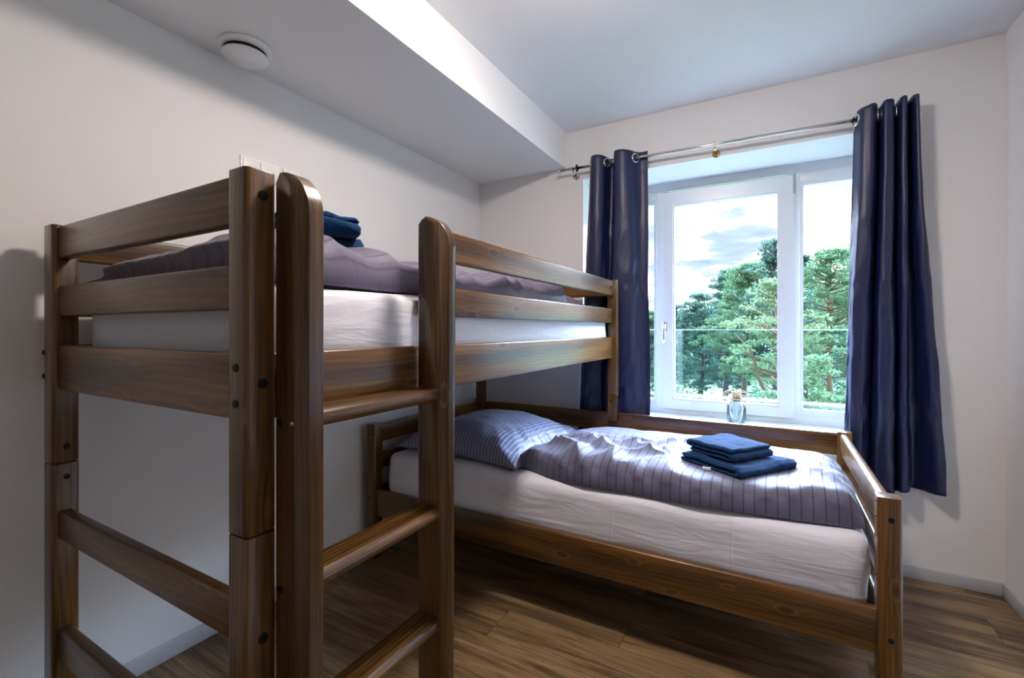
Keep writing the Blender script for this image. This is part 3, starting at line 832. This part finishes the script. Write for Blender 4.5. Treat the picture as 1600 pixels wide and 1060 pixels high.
RT = [(.334, ROD + .035), (.340, ROD + .025), (.347, ROD), (.357, yf + .012), (.378, yf), (.400, yf), (.418, ROD - .01), (.422, yb - .01), (.428, ROD), (.436, yf),
      (.455, yf - .004), (.472, yf + .008), (.482, ROD + .02), (.490, ROD - .01), (.498, yf + .002), (.515, yf), (.526, ROD), (.530, yb - .012), (.535, ROD), (.543, yf + .012), (.558, yf + .006), (.565, ROD + .004)]
yfr, ybr = ROD - .055, ROD + .048
RBt = [(.293, ROD + .030), (.296, ROD + .02), (.300, ROD + .012), (.308, ROD + .004), (.335, ROD - .002), (.365, ROD + .002), (.388, ROD + .02), (.398, ybr), (.404, ROD), (.412, yfr + .015),
       (.442, yfr), (.470, yfr + .01), (.486, ROD + .01), (.490, ROD - .01), (.500, yfr + .012), (.520, yfr + .016), (.534, ROD), (.545, ybr), (.575, ybr), (.60, ROD + .02), (.625, ROD - .01), (.655, ROD - .015)]
curtain(RT, RBt, lambda s: 2.180 + .009 * s + .004 * math.sin(s * 30) - .085 * (1 - smooth(.02, .09, s)), lambda s: .415 + .006 * math.sin(s * 20) + .012 * math.exp(-((s - .85) / .1) ** 2), 4.1,
        'navy blue eyelet curtain hanging at the right of the window beside the bed foot', [(.338, ROD, (1, .5, 0)), (.420, ROD, (1, -.1, 0)), (.430, ROD, (1, .1, 0)), (.484, ROD, (1, 0, 0))])

# ------------------------------------------------------------------ jar on the sill
jx, jy, jz = -.188, 2.985, RZ0 + .002
jar = empty('cork_jar', (jx, jy, jz), 'small clear glass jar with cork stopper and twine bow on the window sill', 'jar')
bm = bmesh.new()
add_lathe(bm, [(.040, 0), (.050, .003), (.053, .012), (.053, .095), (.050, .108), (.040, .120), (.030, .126), (.027, .134), (.029, .140), (.032, .143), (.032, .148), (.028, .149),
               (.0245, .146), (.0245, .132), (.030, .122), (.045, .108), (.049, .095), (.049, .014), (.044, .007), (.01, .006)], (jx, jy, jz), 40)
link('glass_body', mesh_of(bm), JARG, jar, True, (jx, jy, jz))
bm = bmesh.new(); add_lathe(bm, [(.021, .128), (.0255, .150), (.027, .176), (.025, .179), (.002, .180)], (jx, jy, jz), 28)
link('cork_stopper', mesh_of(bm), CORK, jar, False, (jx, jy, jz + .15))
bm = bmesh.new()
for (cx_, cz_, a_, b_, ph) in ((-.040, .158, .034, .030, .2), (.040, .176, .037, .014, -.15), (-.034, .160, .028, .024, .5), (.036, .172, .030, .010, -.1)):
    pts = []
    for k in range(29):
        a = 2 * PI * k / 28
        ux, uz = a_ * math.cos(a), b_ * math.sin(a)
        pts.append((jx + cx_ * .85 + ux * math.cos(ph) - uz * math.sin(ph), jy - .030 - .006 * math.sin(a), jz + cz_ + ux * math.sin(ph) + uz * math.cos(ph)))
    add_tube(bm, pts, .0026, 8)
for dz in (.134, .139): add_torus(bm, (jx, jy, jz + dz), .033, .0026, (0, 0, 1), 28, 6)
link('twine', mesh_of(bm), TWINE, jar, True, (jx, jy - .03, jz + .16))
bm = bmesh.new()
random.seed(4)
for k in range(9):
    a = random.random() * 6.28; r_ = .028 * random.random() + .006
    p = Vector((jx + r_ * math.cos(a), jy + r_ * math.sin(a), jz + .010)); q = p + Vector((random.uniform(-.02, .02), random.uniform(-.02, .02), random.uniform(.04, .085)))
    add_tube(bm, [p, (p + q) / 2 + Vector((.004, 0, 0)), q], .0022, 6)
link('dried_stems', mesh_of(bm), simple('pale_stems', (.72, .74, .74), .6), jar, True, (jx, jy, jz + .04))

# ------------------------------------------------------------------ ceiling vent, sockets, lamp
vx, vy = -1.700, .993
vent = empty('ceiling_vent', (vx, vy, ZS), 'round white disc air vent under the lowered soffit', 'air vent')
bm = bmesh.new(); add_lathe(bm, [(.088, 0), (.090, -.004), (.086, -.014), (.074, -.017), (.010, -.017)], (vx, vy, ZS), 56)
link('rim', mesh_of(bm), WHITEP, vent, True, (vx, vy, ZS))
bm = bmesh.new(); add_lathe(bm, [(.066, -.016), (.070, -.018), (.070, -.031), (.02, -.031)], (vx, vy, ZS), 48)
link('throat', mesh_of(bm), BLACK, vent, False, (vx, vy, ZS - .02))
bm = bmesh.new(); add_lathe(bm, [(.072, -.030), (.076, -.032), (.0775, -.036), (.075, -.040), (.01, -.041)], (vx, vy, ZS), 56)
link('disc_cover', mesh_of(bm), WHITEP, vent, True, (vx, vy, ZS - .03))

def socket_plate(y0, y1, z0, z1, label, n):
    r = empty('wall_socket', (XL, (y0 + y1) / 2, (z0 + z1) / 2), label, 'socket', 'plates high on the left wall')
    box('frame', (XL, y0, z0), (XL + .006, y1, z1), WHITEP, r, .002)
    h = z1 - z0
    for k in range(n):
        a = y0 + .008 + k * (y1 - y0 - .016) / n; b = a + (y1 - y0 - .016) / n - .003
        box('insert', (XL + .006, a, z0 + .008), (XL + .011, b, z1 - .008), simple('warm_white_insert', (.80, .79, .76), .3), r, .003)
socket_plate(1.052, 1.215, 1.765, 1.846, 'white double wall plate on the left wall, above the corner post', 2)
socket_plate(1.236, 1.317, 1.765, 1.846, 'single white wall plate on the left wall, above the first ladder stile', 1)

lx, ly = -.45, 1.20
lamp = empty('ceiling_lamp', (lx, ly, ZC), 'round white flush ceiling lamp glowing warm in the middle of the room', 'lamp')
bm = bmesh.new(); add_lathe(bm, [(.13, 0), (.135, -.01), (.135, -.045), (.128, -.05), (.01, -.05)], (lx, ly, ZC), 40)
link('lamp_base', mesh_of(bm), WHITEP, lamp, True, (lx, ly, ZC - .02))
bm = bmesh.new(); add_lathe(bm, [(.126, -.050), (.122, -.072), (.10, -.088), (.06, -.097), (.008, -.100)], (lx, ly, ZC), 40)
link('lamp_shade', mesh_of(bm), LAMP, lamp, True, (lx, ly, ZC - .07))

# ------------------------------------------------------------------ outdoors
GZ = -3.4
m, t = material('meadow')
tcn = t.n('ShaderNodeTexCoord').outputs['Object']
nz = t.n('ShaderNodeTexNoise', {'Vector': tcn, 'Scale': .35, 'Detail': 6}).outputs[0]
finish(t, principled(t, t.ramp(nz, [(.35, (.02, .05, .015)), (.55, (.06, .095, .03)), (.75, (.13, .13, .08))]), .9))
gr = box('ground', (-160, 3.6, GZ - .3), (160, 200, GZ), m)
gr['kind'] = 'structure'
LEAF = leaf_mat('pine_needles', (.042, .11, .055), (.145, .225, .125))
LEAF2 = leaf_mat('pale_needles', (.09, .16, .08), (.22, .30, .17))
LEAF3 = leaf_mat('dark_needles', (.026, .075, .058), (.10, .17, .13))
def bark(name, c1, c2):
    m, t = material(name); tcn = t.n('ShaderNodeTexCoord').outputs['Object']
    nz = t.n('ShaderNodeTexNoise', {'Vector': tcn, 'Scale': 3.0, 'Detail': 5}).outputs[0]
    finish(t, principled(t, t.mix(nz, c1, c2), .9)); return m
BARK = bark('pine_bark', (.12, .07, .045), (.30, .19, .12)); BARK2 = bark('grey_bark', (.04, .036, .032), (.11, .10, .085))
F_ = 718.6
def on_ray(u, d):
    """ground position seen at image column u, at distance d in front of the camera"""
    l = (u - 800) / F_ * d; s, c = math.sin(YAW), math.cos(YAW)
    return (-s * d + c * l, c * d + s * l)
def tuft(bm, c, R, n, rng, flat=.55, size=.12):
    for _ in range(n):
        while True:
            p = Vector((rng.uniform(-1, 1), rng.uniform(-1, 1), rng.uniform(-1, 1)))
            if p.length < 1: break
        p = Vector((p.x * R, p.y * R, p.z * R * flat)) + c
        d = Vector((rng.gauss(0, 1), rng.gauss(0, 1), rng.gauss(0, .8))).normalized(); e = d.orthogonal().normalized()
        e = (Matrix.Rotation(rng.random() * 6.28, 3, d) @ e)
        s = size * rng.uniform(.6, 1.4)
        bm.faces.new([bm.verts.new(p - e * s * .35), bm.verts.new(p + d * s), bm.verts.new(p + e * s * .35), bm.verts.new(p - d * s)])
def pine(u, d, vtop, crown0, spread, label, leaf, barkm, seed, tufts=120, per=46, lean=0.0, trunk_r=.16, shape='pine', fork=None, name='pine_tree'):
    rng = random.Random(seed)
    x, y = on_ray(u, d); H = 1.15 + (515 - vtop) / F_ * d - GZ
    root = empty(name, (x, y, GZ), label, 'tree', 'trees outside the window')
    sx, sy = math.cos(YAW), math.sin(YAW)
    def trunk_at(h):
        k = h / H
        off = lean * k + .05 * spread * math.sin(k * 5 + seed)
        return Vector((x + sx * off, y + sy * off, GZ + h))
    bm = bmesh.new()
    add_tube(bm, [trunk_at(H * k / 14 * .97) for k in range(15)], [trunk_r * (1 - .88 * k / 14) for k in range(15)], 8)
    if fork:
        for (h0, dx, h1) in fork:
            p0 = trunk_at(h0); add_tube(bm, [p0 + Vector((sx * dx * k / 6 * (1 + .2 * math.sin(k)), sy * dx * k / 6, (h1 - h0) * k / 6)) for k in range(7)], [trunk_r * .6 * (1 - .7 * k / 6) for k in range(7)], 7)
    lf = bmesh.new()
    for _ in range(tufts):
        k = rng.random() ** .8; h = H * (crown0 + (1 - crown0) * k)
        if shape == 'pine': R = spread * (1 - k) ** .55 * (.55 + .45 * math.sin(min(1, k * 3) * PI / 2)) + .12
        elif shape == 'spruce': R = spread * (1 - k) ** .9 + .08
        else: R = spread * math.sqrt(max(0, 1 - (2 * k - 1) ** 2)) + .1
        a = rng.random() * 6.28; rr = R * rng.random() ** .55 * rng.uniform(.75, 1.2)
        p0 = trunk_at(max(.2, h - .25 * rr)); p1 = trunk_at(h) + Vector((math.cos(a) * rr, math.sin(a) * rr, .12 * rr))
        if rng.random() < .5: add_tube(bm, [p0, (p0 + p1) / 2 + Vector((0, 0, -.05 * rr)), p1], [.035, .022, .01], 4)
        tuft(lf, p1, .12 + .11 * spread * rng.uniform(.5, 1.1), per, rng, .42, .035 + d * .0022)
    o = link('trunk', mesh_of(bm), barkm, root, True, (x, y, GZ))
    me = bpy.data.meshes.new('foliage'); lf.to_mesh(me); lf.free()
    link('foliage', me, leaf, root, False, (x, y, GZ))
pine(1290, 15, 392, .42, 2.0, 'pine with a straight bare orange-brown trunk filling the right-hand window pane', LEAF, BARK, 1, 170, 60, lean=.25, trunk_r=.15)
pine(1218, 14, 372, .62, 1.2, 'tall thin-topped pine rising highest at the right edge of the middle pane', LEAF3, BARK2, 2, 60, 50, shape='spruce', lean=-.2)
pine(1243, 12.5, 440, .50, 1.55, 'pale green pine with a forked leaning orange trunk in the middle pane', LEAF2, BARK, 3, 95, 46, lean=-.7, trunk_r=.11, fork=[(2.2, -1.35, 4.4), (2.0, .3, 4.2)])
pine(1166, 21, 412, .30, 2.3, 'broad mid-green pine behind the forked tree in the middle pane', LEAF, BARK2, 4, 170, 60)
pine(1135, 25, 424, .15, 1.9, 'dark pointed tree left of the broad pine in the middle pane', LEAF3, BARK2, 5, 150, 64)
pine(1095, 30, 462, .08, 3.0, 'low dark green tree over the clearing in the middle pane', LEAF3, BARK2, 6, 190, 60)
pine(1050, 33, 476, .05, 2.8, 'bushy blue-green tree at the left edge of the middle pane', LEAF3, BARK2, 7, 190, 60)
pine(1262, 9.5, 556, .35, .62, 'bright yellow-green young tree low in the right-hand pane', LEAF2, BARK2, 8, 60, 60, shape='round', trunk_r=.05, name='young_tree')
pine(1340, 17, 384, .25, 2.4, 'full green pine beside the right curtain in the right-hand pane', LEAF, BARK, 9, 190, 60)
pine(1252, 26, 402, .10, 2.2, 'dark pine partly hidden behind the middle window mullion', LEAF3, BARK2, 10, 150, 56)
pine(1012, 27, 488, .05, 2.4, 'green tree seen through the narrow left-hand pane beside the curtain', LEAF, BARK2, 11, 150, 60)
# uncountable woodland behind
rng = random.Random(77); lf = bmesh.new()
for _ in range(1500):
    u = rng.uniform(940, 1480); d = rng.uniform(44, 60); x, y = on_ray(u, d)
    vt = interp(u, [(940, 505), (1040, 492), (1120, 470), (1200, 455), (1300, 430), (1480, 430)])
    H = (515 - vt) / F_ * d + 1.15 - GZ
    h = rng.random() ** .8 * H * rng.uniform(.8, 1.0)
    tuft(lf, Vector((x, y, GZ + h)), 1.0, 26, rng, .8, .30)
me = bpy.data.meshes.new('woodland'); lf.to_mesh(me); lf.free()
o = link('woodland', me, LEAF3, None, False, (0, 50, GZ)); props(o, 'dense blue-green woodland behind the nearer trees outside', 'woodland', kind='stuff')
rng = random.Random(99); lf = bmesh.new()
for _ in range(420):
    u = rng.uniform(980, 1420); d = rng.uniform(12, 30)
    if 1085 < u < 1150 and d < 28: continue
    x, y = on_ray(u, d)
    tuft(lf, Vector((x, y, GZ + rng.uniform(.1, 1.3))), .6, 26, rng, .8, .13)
me = bpy.data.meshes.new('undergrowth'); lf.to_mesh(me); lf.free()
o = link('undergrowth', me, LEAF, None, False, (0, 20, GZ)); props(o, 'tangled green undergrowth at the foot of the trees outside', 'undergrowth', kind='stuff')
